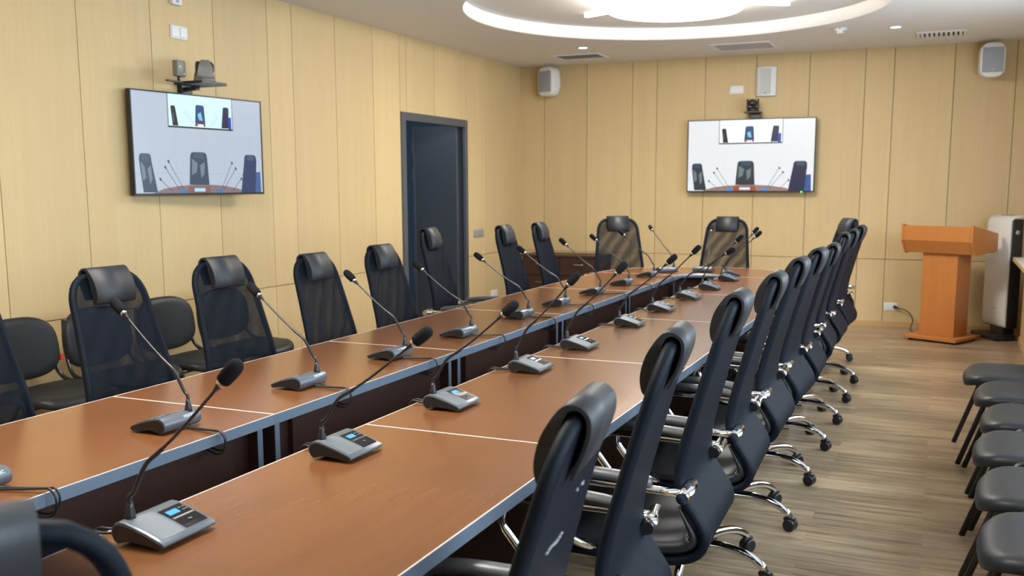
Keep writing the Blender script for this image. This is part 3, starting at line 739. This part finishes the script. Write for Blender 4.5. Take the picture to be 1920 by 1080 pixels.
def unit(x, y, deg, tip, label, group, edge=0.145, cable=True):
    """tip: head centre in world coordinates"""
    o = unit0 if not usedu else copy_tree(proto_u)
    if not usedu: pass
    usedu.append(o)
    o.location = (x, y, TZ+0.001); o.rotation_euler = (0, 0, math.radians(deg)); o['label'] = label; o['group'] = group
    R4 = Matrix.Translation(o.location) @ Matrix.Rotation(math.radians(deg), 4, 'Z')
    tl = R4.inverted() @ Vector(tip)
    b = Vector((-0.048, -0.050, 0.05))
    kn = b + Vector((0, 0, 0.075)) + Vector((tl.x-b.x, tl.y-b.y, 0))*0.05
    d0 = (tl-kn).normalized()
    pts = [b, b+Vector((0, 0, 0.045)), kn+Vector((0, 0, -0.015)), kn+d0*0.05+Vector((0, 0, 0.012)), kn+d0*0.11+Vector((0, 0, 0.006)), kn+d0*0.2, tl-d0*0.028]
    mb = MB(); pp = smooth_path(pts, 5); mb.tube(pp, [0.0052 if i < len(pp)*0.66 else 0.0036 for i in range(len(pp))], 8)
    nk = mb.build('gooseneck', M['neck'], o)
    z = d0; a = Vector((0, 0, 1)).cross(z).normalized(); c = z.cross(a); m = Matrix.Identity(4)
    for i in range(3): m[i][0] = a[i]; m[i][1] = c[i]; m[i][2] = z[i]; m[i][3] = tl[i]
    mb = MB(); mb.lathe([(0.0036, -0.062), (0.0085, -0.038), (0.0095, -0.034)], 12, 0, m); mb.build('capsule', M['neck'], o)
    mb = MB(); mb.lathe([(0.0098, -0.038), (0.0105, -0.036), (0.0105, -0.031), (0.0098, -0.029)], 14, 0, m); mb.build('light_ring', M['ring'], o)
    mb = MB(); mb.lathe([(0.0105, -0.030), (0.0155, -0.026), (0.0168, -0.012), (0.0170, 0.010), (0.0155, 0.022), (0.010, 0.030), (0.0001, 0.033)], 16, 0, m); mb.build('windscreen', M['foam'], o)
    if cable:
        mb = MB(); ys = -0.02+random.uniform(-0.02, 0.02); yo = random.uniform(-0.05, 0.02); e = edge
        mb.tube(smooth_path([(-0.066, ys, 0.012), (-0.085, ys+yo*0.3, 0.005), (-e+0.02, ys+yo, 0.006), (-e-0.006, ys+yo*1.1, 0.007), (-e-0.020, ys+yo*1.1, -0.012), (-e-0.016, ys+yo, -0.042), (-e+0.01, ys+yo*0.8, -0.056), (-e+0.05, ys+yo*0.6, -0.050)], 5), 0.0032, 6)
        y2 = ys+0.012
        mb.tube(smooth_path([(-0.066, y2, 0.012), (-0.09, y2+yo*0.3, 0.0045), (-e+0.02, y2+yo*0.9, 0.010), (-e-0.008, y2+yo, 0.009), (-e-0.026, y2+yo, -0.012), (-e-0.020, y2+yo, -0.048), (-e+0.01, y2+yo*0.8, -0.064), (-e+0.05, y2+yo*0.6, -0.056)], 5), 0.0032, 6)
        mb.build('cable', M['cable'], o)
    return o
proto_u = copy_tree(unit0)      # clean copy source, removed at the end
GR, GL = 'microphone units on the right table run', 'microphone units on the left table run'
UR = [(1.555, -1.263, 1.138), (2.262, -1.224, 1.111), (2.915, -1.26, 1.106), (3.623, -1.3, 1.139), (4.217, -1.29, 1.135), (5.014, -1.266, 1.117), (5.674, -1.291, 1.126), (6.345, -1.224, 1.077), (6.998, -1.29, 1.124), (7.692, -1.277, 1.122)]
uext = ['nearest the camera', 'second nearest', 'third nearest', 'fourth nearest', 'fifth from the near end', 'sixth from the near end', 'seventh from the near end', 'eighth from the near end', 'ninth from the near end', 'last before the rounded end']
for i, (y, tx, tz) in enumerate(UR):
    unit(-1.50, y, random.uniform(-2, 2), (tx, y-0.050, tz), 'grey gooseneck microphone unit on the right table run, %s' % uext[i], GR)
UL = [(1.6, -2.45, 1.11), (2.295, -2.414, 1.121), (2.99, -2.424, 1.105), (3.66, -2.422, 1.1), (4.33, -2.446, 1.094), (5.08, -2.459, 1.089), (5.69, -2.449, 1.092), (6.38, -2.425, 1.107), (7.06, -2.433, 1.103), (7.76, -2.426, 1.108)]
lext = ['mostly outside the frame', 'nearest one in full view', 'third from the near end', 'fourth from the near end', 'fifth, facing the doorway chair', 'sixth from the near end', 'seventh from the near end', 'eighth from the near end', 'ninth from the near end', 'last before the rounded end']
for i, (y, tx, tz) in enumerate(UL):
    unit(-2.19, y, 180+random.uniform(-2, 2), (tx, y+0.050, tz), 'grey gooseneck microphone unit on the left table run, %s' % lext[i], GL, 0.205)
GEU = 'microphone units on the far rounded end'
unit(-2.15, 8.24, 122, (-2.368, 8.50, 1.121), 'grey microphone unit on the far rounded end, before the left corner chair', GEU, cable=False)
unit(-1.86, 8.40, 90, (-1.858, 8.66, 1.117), 'grey microphone unit before the head chair, its cylinder back towards the camera', GEU, cable=False)
unit(-1.57, 8.10, 20, (-1.368, 8.05, 1.132), 'grey microphone unit on the far rounded end, behind the last right-run unit', GEU, cable=False)
def remove_tree(o):
    for ch in list(o.children): remove_tree(ch)
    bpy.data.objects.remove(o)
remove_tree(proto_u)

# ------------------------------------------------------------------ wall screens
def screen_content(o, W, H, colors, front):
    """the picture on the screen: a flat mesh lying on the panel, x right, z up, facing -y"""
    mats = []; idx = {}
    def mi(c, s=1.0):
        k = (c, s)
        if k not in idx: idx[k] = len(mats); mats.append(emission('screen_colour', srgb(*c), s))
        return idx[k]
    mb = MB(); layer = [0]
    def poly(pts, c, s=1.0):
        layer[0] += 1; y = -front-0.0002*layer[0]*0.5; b = len(mb.v)
        for (u, v) in pts: mb.v.append(((u-0.5)*W, y, (0.5-v)*H))
        mb.face(range(b, b+len(pts)), mi(c, s))
    def chair_pic(u, v0, v1, w_, body, head, skew=0.0, spots=None):
        q = [(u-w_*0.42, v0+0.07), (u-w_*0.40, v0+0.03), (u-w_*0.34, v0+0.008), (u-w_*0.24, v0), (u+w_*0.26, v0), (u+w_*0.36, v0+0.008), (u+w_*0.42, v0+0.03), (u+w_*0.44, v0+0.07), (u+w_*0.5+skew, v1), (u-w_*0.5+skew, v1)]
        poly(q, body)
        if spots:
            h = v1-v0
            poly([(u-w_*0.33, v0+h*0.2), (u-w_*0.05, v0+h*0.34), (u-w_*0.12+skew*0.5, v0+h*0.62), (u-w_*0.36+skew*0.5, v0+h*0.7)], spots)
            poly([(u+w_*0.05+skew*0.3, v0+h*0.4), (u+w_*0.3+skew*0.3, v0+h*0.3), (u+w_*0.28+skew*0.6, v0+h*0.66), (u+w_*0.1+skew*0.6, v0+h*0.8)], spots)
        poly([(u-w_*0.24, v0+0.005), (u+w_*0.26, v0+0.005), (u+w_*0.27, v0+0.065), (u-w_*0.22, v0+0.065)], head)
    def line(a, b, wd, c):
        d = Vector((b[0]-a[0], (b[1]-a[1])*H/W)); d.normalize(); n = (-d.y*wd, d.x*wd*W/H)
        poly([(a[0]-n[0], a[1]-n[1]), (b[0]-n[0], b[1]-n[1]), (b[0]+n[0], b[1]+n[1]), (a[0]+n[0], a[1]+n[1])], c)
    bgc, jc, body, head, tbl, insetc = colors['bg'], colors['joint'], colors['body'], colors['head'], colors['table'], colors['inset']
    poly([(0, 0), (1, 0), (1, 1), (0, 1)], bgc)
    line((0.0, 0.80), (1.0, 0.80), 0.001, jc)
    for u in (0.12, 0.30, 0.5, 0.68, 0.9): line((u, 0.36), (u, 0.80), 0.0008, jc)
    poly([(0.12, 1), (0.2, 0.955), (0.32, 0.925), (0.5, 0.91), (0.66, 0.925), (0.78, 0.955), (0.86, 1)], tbl)
    poly([(0.38, 0.935), (0.55, 0.935), (0.56, 1), (0.37, 1)], colors['table2'])
    chair_pic(0.075, 0.605, 0.99, 0.10, body, head, 0.03, colors['spot'])
    chair_pic(0.468, 0.575, 0.915, 0.155, body, head, 0.0, colors['spot'])
    poly([(0.82, 0.80), (0.98, 0.77), (0.985, 1), (0.90, 1)], colors['blue'])
    chair_pic(0.895, 0.585, 1.0, 0.125, colors['body2'], head, -0.025, None)
    for a, b in (((0.215, 0.74), (0.315, 0.97)), ((0.24, 0.68), (0.345, 0.96)), ((0.175, 0.86), (0.26, 0.98)), ((0.735, 0.68), (0.64, 0.97)), ((0.765, 0.74), (0.66, 0.97)), ((0.81, 0.85), (0.735, 0.98))):
        line(a, b, 0.0016, colors['neck'])
        poly([(a[0]-0.008, a[1]-0.014), (a[0]+0.004, a[1]-0.016), (a[0]+0.010, a[1]+0.012), (a[0]-0.002, a[1]+0.016)], colors['neck'])
    for u in (0.345, 0.63): poly([(u-0.025, 0.965), (u+0.02, 0.96), (u+0.025, 1), (u-0.025, 1)], colors['mic'])
    poly([(0.425, 0.95), (0.51, 0.95), (0.51, 0.985), (0.425, 0.985)], colors['mic2'])
    # inset: the screen seen within the picture
    poly([(0.25, 0.0), (0.755, 0.0), (0.755, 0.335), (0.25, 0.335)], (20, 24, 32))
    poly([(0.255, 0.0), (0.750, 0.0), (0.750, 0.318), (0.255, 0.318)], insetc, 1.15)
    def ins(u, v): return (0.255+0.495*u, 0.318*v)
    def cin(u, v0, v1, w_, body, spot, skew):
        poly([ins(u-w_*0.4, v0+0.05), ins(u-w_*0.3, v0), ins(u+w_*0.3, v0), ins(u+w_*0.42, v0+0.05), ins(u+w_*0.5+skew, v1), ins(u-w_*0.5+skew, v1)], body)
        if spot: poly([ins(u-w_*0.25, v0+0.3), ins(u+w_*0.1, v0+0.22), ins(u+w_*0.25, v0+0.5), ins(u-w_*0.1, v1-0.1)], spot)
    cin(0.07, 0.36, 0.99, 0.085, (12, 14, 22), (60, 66, 76), 0.03)
    poly([ins(0.40, 0.86), ins(0.56, 0.86), ins(0.56, 0.97), ins(0.40, 0.97)], (150, 48, 40))
    cin(0.48, 0.28, 0.87, 0.16, (22, 60, 110), (120, 190, 220), 0.0)
    cin(0.90, 0.28, 0.98, 0.12, (14, 20, 60), None, -0.02); poly([ins(0.93, 0.62), ins(0.985, 0.6), ins(0.985, 1), ins(0.94, 1)], (30, 50, 170))
    poly([ins(0.44, 0.90), ins(0.53, 0.90), ins(0.53, 0.97), ins(0.44, 0.97)], (225, 235, 245))
    for a, b in (((0.24, 0.55), (0.36, 0.95)), ((0.26, 0.47), (0.39, 0.95)), ((0.74, 0.47), (0.64, 0.95)), ((0.78, 0.56), (0.67, 0.95))):
        line(ins(*a), ins(*b), 0.0009, (120, 135, 150))
    return mb.build('screen_picture', mats, o)
def television(name, label, loc, rz, W, H, colors, led):
    t = thing(name, label, 'screen', loc, rz)
    mb = MB(); mb.box((-W/2, 0.0, -H/2), (W/2, 0.035, H/2)); mb.box((-W*0.36, 0.035, -H*0.42), (W*0.36, 0.058, H*0.30)); body = mb.build('housing', M['blackplastic'], t, 0.003)
    e = 0.009; mb = MB()
    for lo, hi in (((-W/2, -H/2), (W/2, -H/2+e*1.5)), ((-W/2, H/2-e), (W/2, H/2)), ((-W/2, -H/2+e*1.5), (-W/2+e, H/2-e)), ((W/2-e, -H/2+e*1.5), (W/2, H/2-e))):
        mb.box((lo[0], -0.006, lo[1]), (hi[0], 0.0, hi[1]))
    mb.build('bezel', M['blackplastic'], t)
    mb = MB(); mb.box((-W/2+e, -0.0010, -H/2+e*1.5), (W/2-e, -0.0002, H/2-e)); sc = mb.build('screen', M['gloss'], t)
    p = screen_content(sc, W-2*e, H-2.5*e, colors, 0.0011); p.location = (0, 0, e*0.25)
    mb = MB(); mb.box((-0.20, 0.058, -0.15), (0.20, 0.093, 0.15)); mb.build('wall_mount', M['blackplastic'], t)
    if led:
        mb = MB(); mb.box((W*0.40, -0.009, -H/2-0.004), (W*0.40+0.02, -0.003, -H/2+0.010)); mb.build('standby_light', M['green'], t)
    return t
C1 = dict(bg=(178, 190, 206), joint=(158, 170, 186), body=(56, 72, 92), head=(66, 84, 110), table=(128, 112, 118), table2=(130, 90, 84), inset=(196, 232, 250), spot=(108, 126, 142), blue=(60, 96, 150), body2=(40, 62, 100), neck=(42, 62, 92), mic=(70, 120, 170), mic2=(170, 215, 240))
C2 = dict(bg=(226, 230, 233), joint=(214, 220, 224), body=(40, 50, 58), head=(46, 72, 98), table=(150, 122, 116), table2=(150, 78, 58), inset=(236, 248, 255), spot=(104, 120, 126), blue=(44, 84, 150), body2=(20, 30, 66), neck=(60, 74, 92), mic=(70, 140, 205), mic2=(215, 232, 245))
television('television', 'wall screen on the left wall before the doorway, showing empty chairs and a smaller picture', (-4.56, 5.243, 1.771), PI/2-0.088, 1.148, 1.148*0.572, C1, False)
television('television', 'wall screen on the rear panelled wall above the head chair, showing empty chairs', (-1.94, YB-0.1, 1.81), 0.0, 1.37, 0.785, C2, True)

# ------------------------------------------------------------------ cameras above the screens
def ptz(loc, rz, label, s=1.0, colr='camera'):
    t = thing('conference_camera', label, 'camera', loc, rz); mc = M[colr]
    mb = MB(); mb.lathe([(0.065*s, 0), (0.068*s, 0.01), (0.066*s, 0.03), (0.050*s, 0.042)], 24); mb.build('base', mc, t)
    for q in (-1, 1):
        mb = MB(); mb.prism([(-0.058*s, 0.03*s), (0.058*s, 0.03*s), (0.040*s, 0.11*s), (0.026*s, 0.14*s), (-0.026*s, 0.14*s), (-0.040*s, 0.11*s)], q*0.050*s, q*0.064*s, 'x'); mb.build('yoke_arm', mc, t, 0.003)
    mb = MB(); m4 = Matrix.Translation((0, 0, 0.095*s)) @ Matrix.Rotation(PI/2, 4, 'X')
    mb.lathe([(0.0001, -0.05*s), (0.036*s, -0.05*s), (0.042*s, -0.04*s), (0.042*s, 0.045*s), (0.036*s, 0.055*s), (0.0001, 0.055*s)], 20, 0, m4); hd = mb.build('head', M['blackplastic'], t)
    mb = MB(); m4 = Matrix.Translation((0, -0.055*s, 0.095*s)) @ Matrix.Rotation(PI/2, 4, 'X'); mb.lathe([(0.028*s, 0.0), (0.028*s, 0.006), (0.022*s, 0.007), (0.0001, 0.004)], 20, 0, m4); mb.build('lens', M['glass'], hd)
    return t
t = thing('camera_shelf', 'dark metal bracket shelf above the left wall screen', 'shelf', (-4.45, 5.12, 2.150), PI/2)
mb = MB(); mb.box((-0.10, -0.11, 0), (0.14, 0.12, 0.018)); mb.box((-0.25, 0.02, 0.004), (-0.10, 0.05, 0.014)); mb.build('plate', M['blackplastic'], t, 0.002, 1)
mb = MB(); mb.box((0.05, 0.19, -0.045), (0.15, 0.23, 0.03)); mb.box((0.08, 0.10, -0.02), (0.12, 0.2, 0.002)); mb.build('wall_bracket', M['blackplastic'], t)
ptz((-4.45, 5.17, 2.168), math.radians(140), 'dark grey swivelling conference camera on the shelf above the left screen')
t = thing('receiver_box', 'small black box standing beside the camera above the left screen', 'receiver', (-4.47, 4.965, 2.164), PI/2+0.1)
mb = MB(); mb.box((-0.045, -0.02, 0.025), (0.045, 0.02, 0.125)); mb.build('body', M['camera'], t, 0.008, 2)
mb = MB(); mb.tube([(-0.01, 0, 0.0), (-0.01, 0, 0.028)], 0.008, 8); mb.build('stem', M['blackplastic'], t)
mb = MB(); mb.box((-0.03, -0.0215, 0.08), (-0.015, -0.0195, 0.088)); mb.box((0.018, -0.0215, 0.04), (0.03, -0.0195, 0.048)); mb.build('indicator', M['lettering'], t)
t = thing('camera_shelf', 'small black bracket shelf above the rear wall screen', 'shelf', (-1.915, YB-0.13, 2.262), 0)
mb = MB(); mb.box((-0.085, -0.09, 0), (0.085, 0.09, 0.014)); mb.build('plate', M['blackplastic'], t, 0.002, 1)
mb = MB(); mb.box((-0.02, 0.0, -0.056), (0.075, 0.07, 0)); mb.box((-0.04, 0.07, -0.12), (0.04, 0.13, 0.0)); mb.build('wall_bracket', M['blackplastic'], t)
ptz((-1.915, YB-0.14, 2.276), 0.0, 'black conference camera on the bracket above the rear screen', 0.95, 'blackplastic')

# ------------------------------------------------------------------ speakers, plates, switches, sockets
def wall_speaker(x, label, rz):
    t = thing('wall_speaker', label, 'speaker', (x, YB-0.16, 2.69), rz, 'white rounded wall speakers')
    def rr(w_, h_, r):
        return [p for q in ((w_-r, h_-r, 0), (-(w_-r), h_-r, PI/2), (-(w_-r), -(h_-r), PI), (w_-r, -(h_-r), 1.5*PI)) for p in arc(q[0], q[1], r, q[2], q[2]+PI/2, 6)]
    mb = MB(); mb.prism(rr(0.112, 0.165, 0.080), -0.07, 0.07, 'y'); mb.build('cabinet', M['white'], t, 0.012, 3)
    mb = MB(); mb.prism(rr(0.094, 0.118, 0.012), -0.076, -0.069, 'y'); g = mb.build('grille', M['greycloth'], t, 0.003, 2)
    mb = MB(); mb.box((-0.012, -0.078, -0.095), (0.012, -0.0755, -0.089)); mb.build('badge', M['white'], g)
    mb = MB(); mb.tube([(0, 0.05, 0), (0, 0.17, 0)], 0.02, 10); mb.box((-0.04, 0.15, -0.06), (0.04, 0.16, 0.06)); mb.build('wall_bracket', M['white'], t)
wall_speaker(-4.265, 'white rounded wall speaker in the left rear corner', -0.35)
wall_speaker(0.375, 'white rounded wall speaker with grey grille high on the right rear wall', 0.12)
t = thing('flat_speaker', 'flat white square speaker high on the rear wall above the screen', 'speaker', (-1.80, YB, 2.598))
mb = MB(); mb.prism([(-0.105, 0.0), (-0.105, -0.03), (-0.06, -0.06), (0.06, -0.06), (0.105, -0.03), (0.105, 0.0)], -0.153, 0.153, 'z'); mb.build('cabinet', M['white'], t, 0.004, 2)
mb = MB(); mb.box((-0.055, -0.064, -0.135), (0.055, -0.061, 0.135)); mb.build('grille', M['palecloth'], t, 0.001, 1)
mb = MB(); mb.box((-0.008, -0.066, -0.125), (0.008, -0.064, -0.115)); mb.build('badge', M['blackplastic'], t)
def plate(name, label, cat, loc, rz, w_, h_, gangs, m, inner):
    t = thing(name, label, cat, loc, rz)
    mb = MB(); mb.box((-w_/2, -0.010, -h_/2), (w_/2, 0, h_/2)); mb.build('plate', m, t, 0.003, 2)
    for k in range(gangs):
        x = -w_/2+(k+0.5)*w_/gangs; mb = MB(); q = w_/gangs*0.40
        if inner == 'rocker': mb.box((x-q, -0.015, -h_*0.36), (x+q, -0.0095, h_*0.36)); mb.build('rocker', m, t, 0.002, 1)
        else:
            m4 = Matrix.Translation((x, -0.0105, 0)) @ Matrix.Rotation(PI/2, 4, 'X'); mb.lathe([(h_*0.36, -0.002), (h_*0.36, 0.002), (h_*0.31, 0.002), (h_*0.30, -0.0015), (0.0001, -0.0015)], 20, 0, m4)
            for s in (-1, 1): mb.lathe([(0.003, 0), (0.003, 0.0008)], 8, 1, Matrix.Translation((x+s*0.010, -0.0098, 0)) @ Matrix.Rotation(PI/2, 4, 'X'))
            mb.build('outlet', [m, M['blackplastic']], t)
    return t
plate('socket_plate', 'white double socket high on the left wall above the camera', 'socket', (XL, 5.205, 2.505), PI/2, 0.155, 0.085, 2, M['white'], 'rocker')
t = thing('wall_sensor', 'white box at the top frame edge high on the left wall', 'sensor', (XL, 5.175, 2.735), PI/2)
mb = MB(); mb.box((-0.045, -0.035, -0.06), (0.045, 0, 0.06)); mb.build('body', M['white'], t, 0.006, 2)
mb = MB(); mb.box((-0.012, -0.036, -0.045), (0.012, -0.0345, -0.02)); mb.build('window', M['greycloth'], t)
plate('socket_plate', 'white double socket on the rear wall beside the flat speaker', 'socket', (-2.12, YB, 2.525), 0, 0.15, 0.085, 2, M['white'], 'rocker')
plate('light_switch', 'grey triple light switch beside the doorway', 'switch', (XL, 9.77, 0.975), PI/2, 0.245, 0.085, 3, M['greyplastic'], 'rocker')
plate('power_socket', 'white wall socket low on the left wall past the doorway', 'socket', (XL, 10.17, 0.26), PI/2, 0.16, 0.09, 2, M['white'], 'outlet')
plate('power_socket', 'white double wall socket with a plug low on the rear wall beside the podium', 'socket', (-0.435, YB, 0.215), 0, 0.14, 0.085, 2, M['white'], 'outlet')
t = thing('power_cable', 'black power cable from the rear wall socket to the podium', 'cable', (-0.395, YB, 0.215))
mb = MB(); mb.tube([(0, -0.013, 0), (0, -0.03, 0), (0.02, -0.045, -0.002), (0.04, -0.05, -0.006)], [0.017, 0.018, 0.012, 0.006], 10); mb.build('plug', M['blackplastic'], t)
mb = MB(); mb.tube(smooth_path([(0.035, -0.05, -0.005), (0.10, -0.07, -0.02), (0.16, -0.10, -0.06), (0.185, -0.14, -0.12), (0.17, -0.20, -0.18), (0.175, -0.27, -0.209), (0.22, -0.36, -0.209), (0.27, -0.39, -0.209), (0.31, -0.40, -0.209)], 5), 0.0055, 6); mb.build('cord', M['cable'], t)

# ------------------------------------------------------------------ drawer cabinet
t = thing('drawer_cabinet', 'dark brown drawer cabinet in the left rear corner behind the far chairs', 'cabinet', (-4.0, 10.74, 0))
mb = MB(); mb.box((-0.47, -0.22, 0.03), (0.47, 0.23, 0.675)); mb.build('body', M['wenge'], t)
mb = MB(); mb.box((-0.485, -0.245, 0.675), (0.485, 0.235, 0.70)); mb.build('worktop', M['wenge'], t, 0.002, 1)
for cx in (-0.235, 0.235):
    for k in range(3):
        z = 0.045+k*0.21; mb = MB(); mb.box((cx-0.228, -0.24, z), (cx+0.228, -0.2205, z+0.203)); d = mb.build('drawer', M['wenge'], t, 0.002, 1)
        mb = MB(); mb.tube(fillet([(cx-0.055, -0.238, z+0.13), (cx-0.055, -0.262, z+0.13), (cx+0.055, -0.262, z+0.13), (cx+0.055, -0.238, z+0.13)], 0.01, 3), 0.005, 6); mb.build('handle', M['ring'], d)

# ------------------------------------------------------------------ podium
t = thing('podium', 'orange-brown wooden speaker podium against the rear wall at right', 'podium', (0.02, 10.14, 0))
t.location = (0.09, 10.31, 0); t.rotation_euler = (0, 0, math.radians(-26))
mb = MB(); mb.box((-0.265, -0.31, 0.02), (0.262, 0.20, 0.05)); mb.build('base_plate', M['podium'], t, 0.002, 1)
for x in (-0.21, 0.21):
    for y in (-0.25, 0.15): mb = MB(); mb.lathe([(0.022, 0), (0.022, 0.02)], 12, 0, Matrix.Translation((x, y, 0))); mb.build('foot', M['blackplastic'], t)
mb = MB(); mb.box((-0.175, -0.16, 0.05), (0.165, 0.12, 0.86)); mb.build('column', M['podium'], t, 0.002, 1)
mb = MB(); mb.prism([(-0.27, 1.105), (-0.27, 0.965), (-0.20, 0.845), (0.24, 0.845), (0.24, 0.86), (-0.192, 0.86), (-0.254, 0.97), (-0.254, 1.105)], -0.325, 0.325, 'x'); mb.build('lectern_front', M['podium'], t)
for (a, b) in ((-0.345, -0.325), (0.325, 0.345)):
    mb = MB(); mb.prism([(-0.28, 1.12), (-0.28, 0.96), (-0.203, 0.832), (0.26, 0.86), (0.26, 1.03)], a, b, 'x'); mb.build('lectern_side', M['podium'], t, 0.002, 1)
mb = MB(); mb.prism([(-0.254, 1.02), (0.25, 0.93), (0.25, 0.945), (-0.254, 1.036)], -0.325, 0.325, 'x'); mb.build('reading_shelf', M['podium'], t)

# ------------------------------------------------------------------ air purifier
def purifier():
    t = thing('air_purifier', 'tall white and black air purifier standing in the right rear corner', 'air purifier', (0.516, 10.52, 0), math.radians(-62))
    # local: front faces -y, width along x (0.30), depth along y (0.17)
    hw, dp = 0.19, 0.14
    mb = MB(); mb.box((-hw, 0.022, 0.12), (hw, dp, 1.165)); mb.build('body', M['blackplastic'], t, 0.012, 3)
    sec = [(0.022, 0.13), (0.010, 0.15), (0.0, 0.22), (0.0, 1.12), (0.012, 1.165), (0.04, 1.19), (dp-0.01, 1.205), (dp-0.01, 1.185), (0.045, 1.168), (0.022, 1.15)]
    mb = MB(); mb.prism(sec, -hw-0.001, hw+0.001, 'x', 0, None, False); f = mb.build('front_cover', M['purwhite'], t, 0.004, 2)
    mb = MB(); mb.box((-0.03, -0.002, 0.30), (0.05, 0.0, 0.306)); mb.build('badge', M['greyplastic'], f)
    mb = MB(); mb.box((-0.09, 0.07, 1.199), (0.09, 0.13, 1.203)); mb.build('outlet_grille', M['greyplastic'], f)
    mb = MB(); mb.lathe([(0.022, 0), (0.022, 0.003), (0.0001, 0.004)], 16, 0, Matrix.Translation((hw+0.0005, 0.08, 1.04)) @ Matrix.Rotation(PI/2, 4, 'Y')); mb.build('power_button', M['greyplastic'], t)
    mb = MB(); mb.box((-0.10, 0.04, 0.05), (0.12, 0.15, 0.125)); mb.build('neck', M['blackplastic'], t)
    mb = MB(); mb.prism([(-0.23, -0.09), (0.19, -0.07), (0.19, 0.13), (-0.23, 0.17)], 0.0, 0.055, 'z'); mb.build('base', M['blackplastic'], t, 0.008, 2)
purifier()
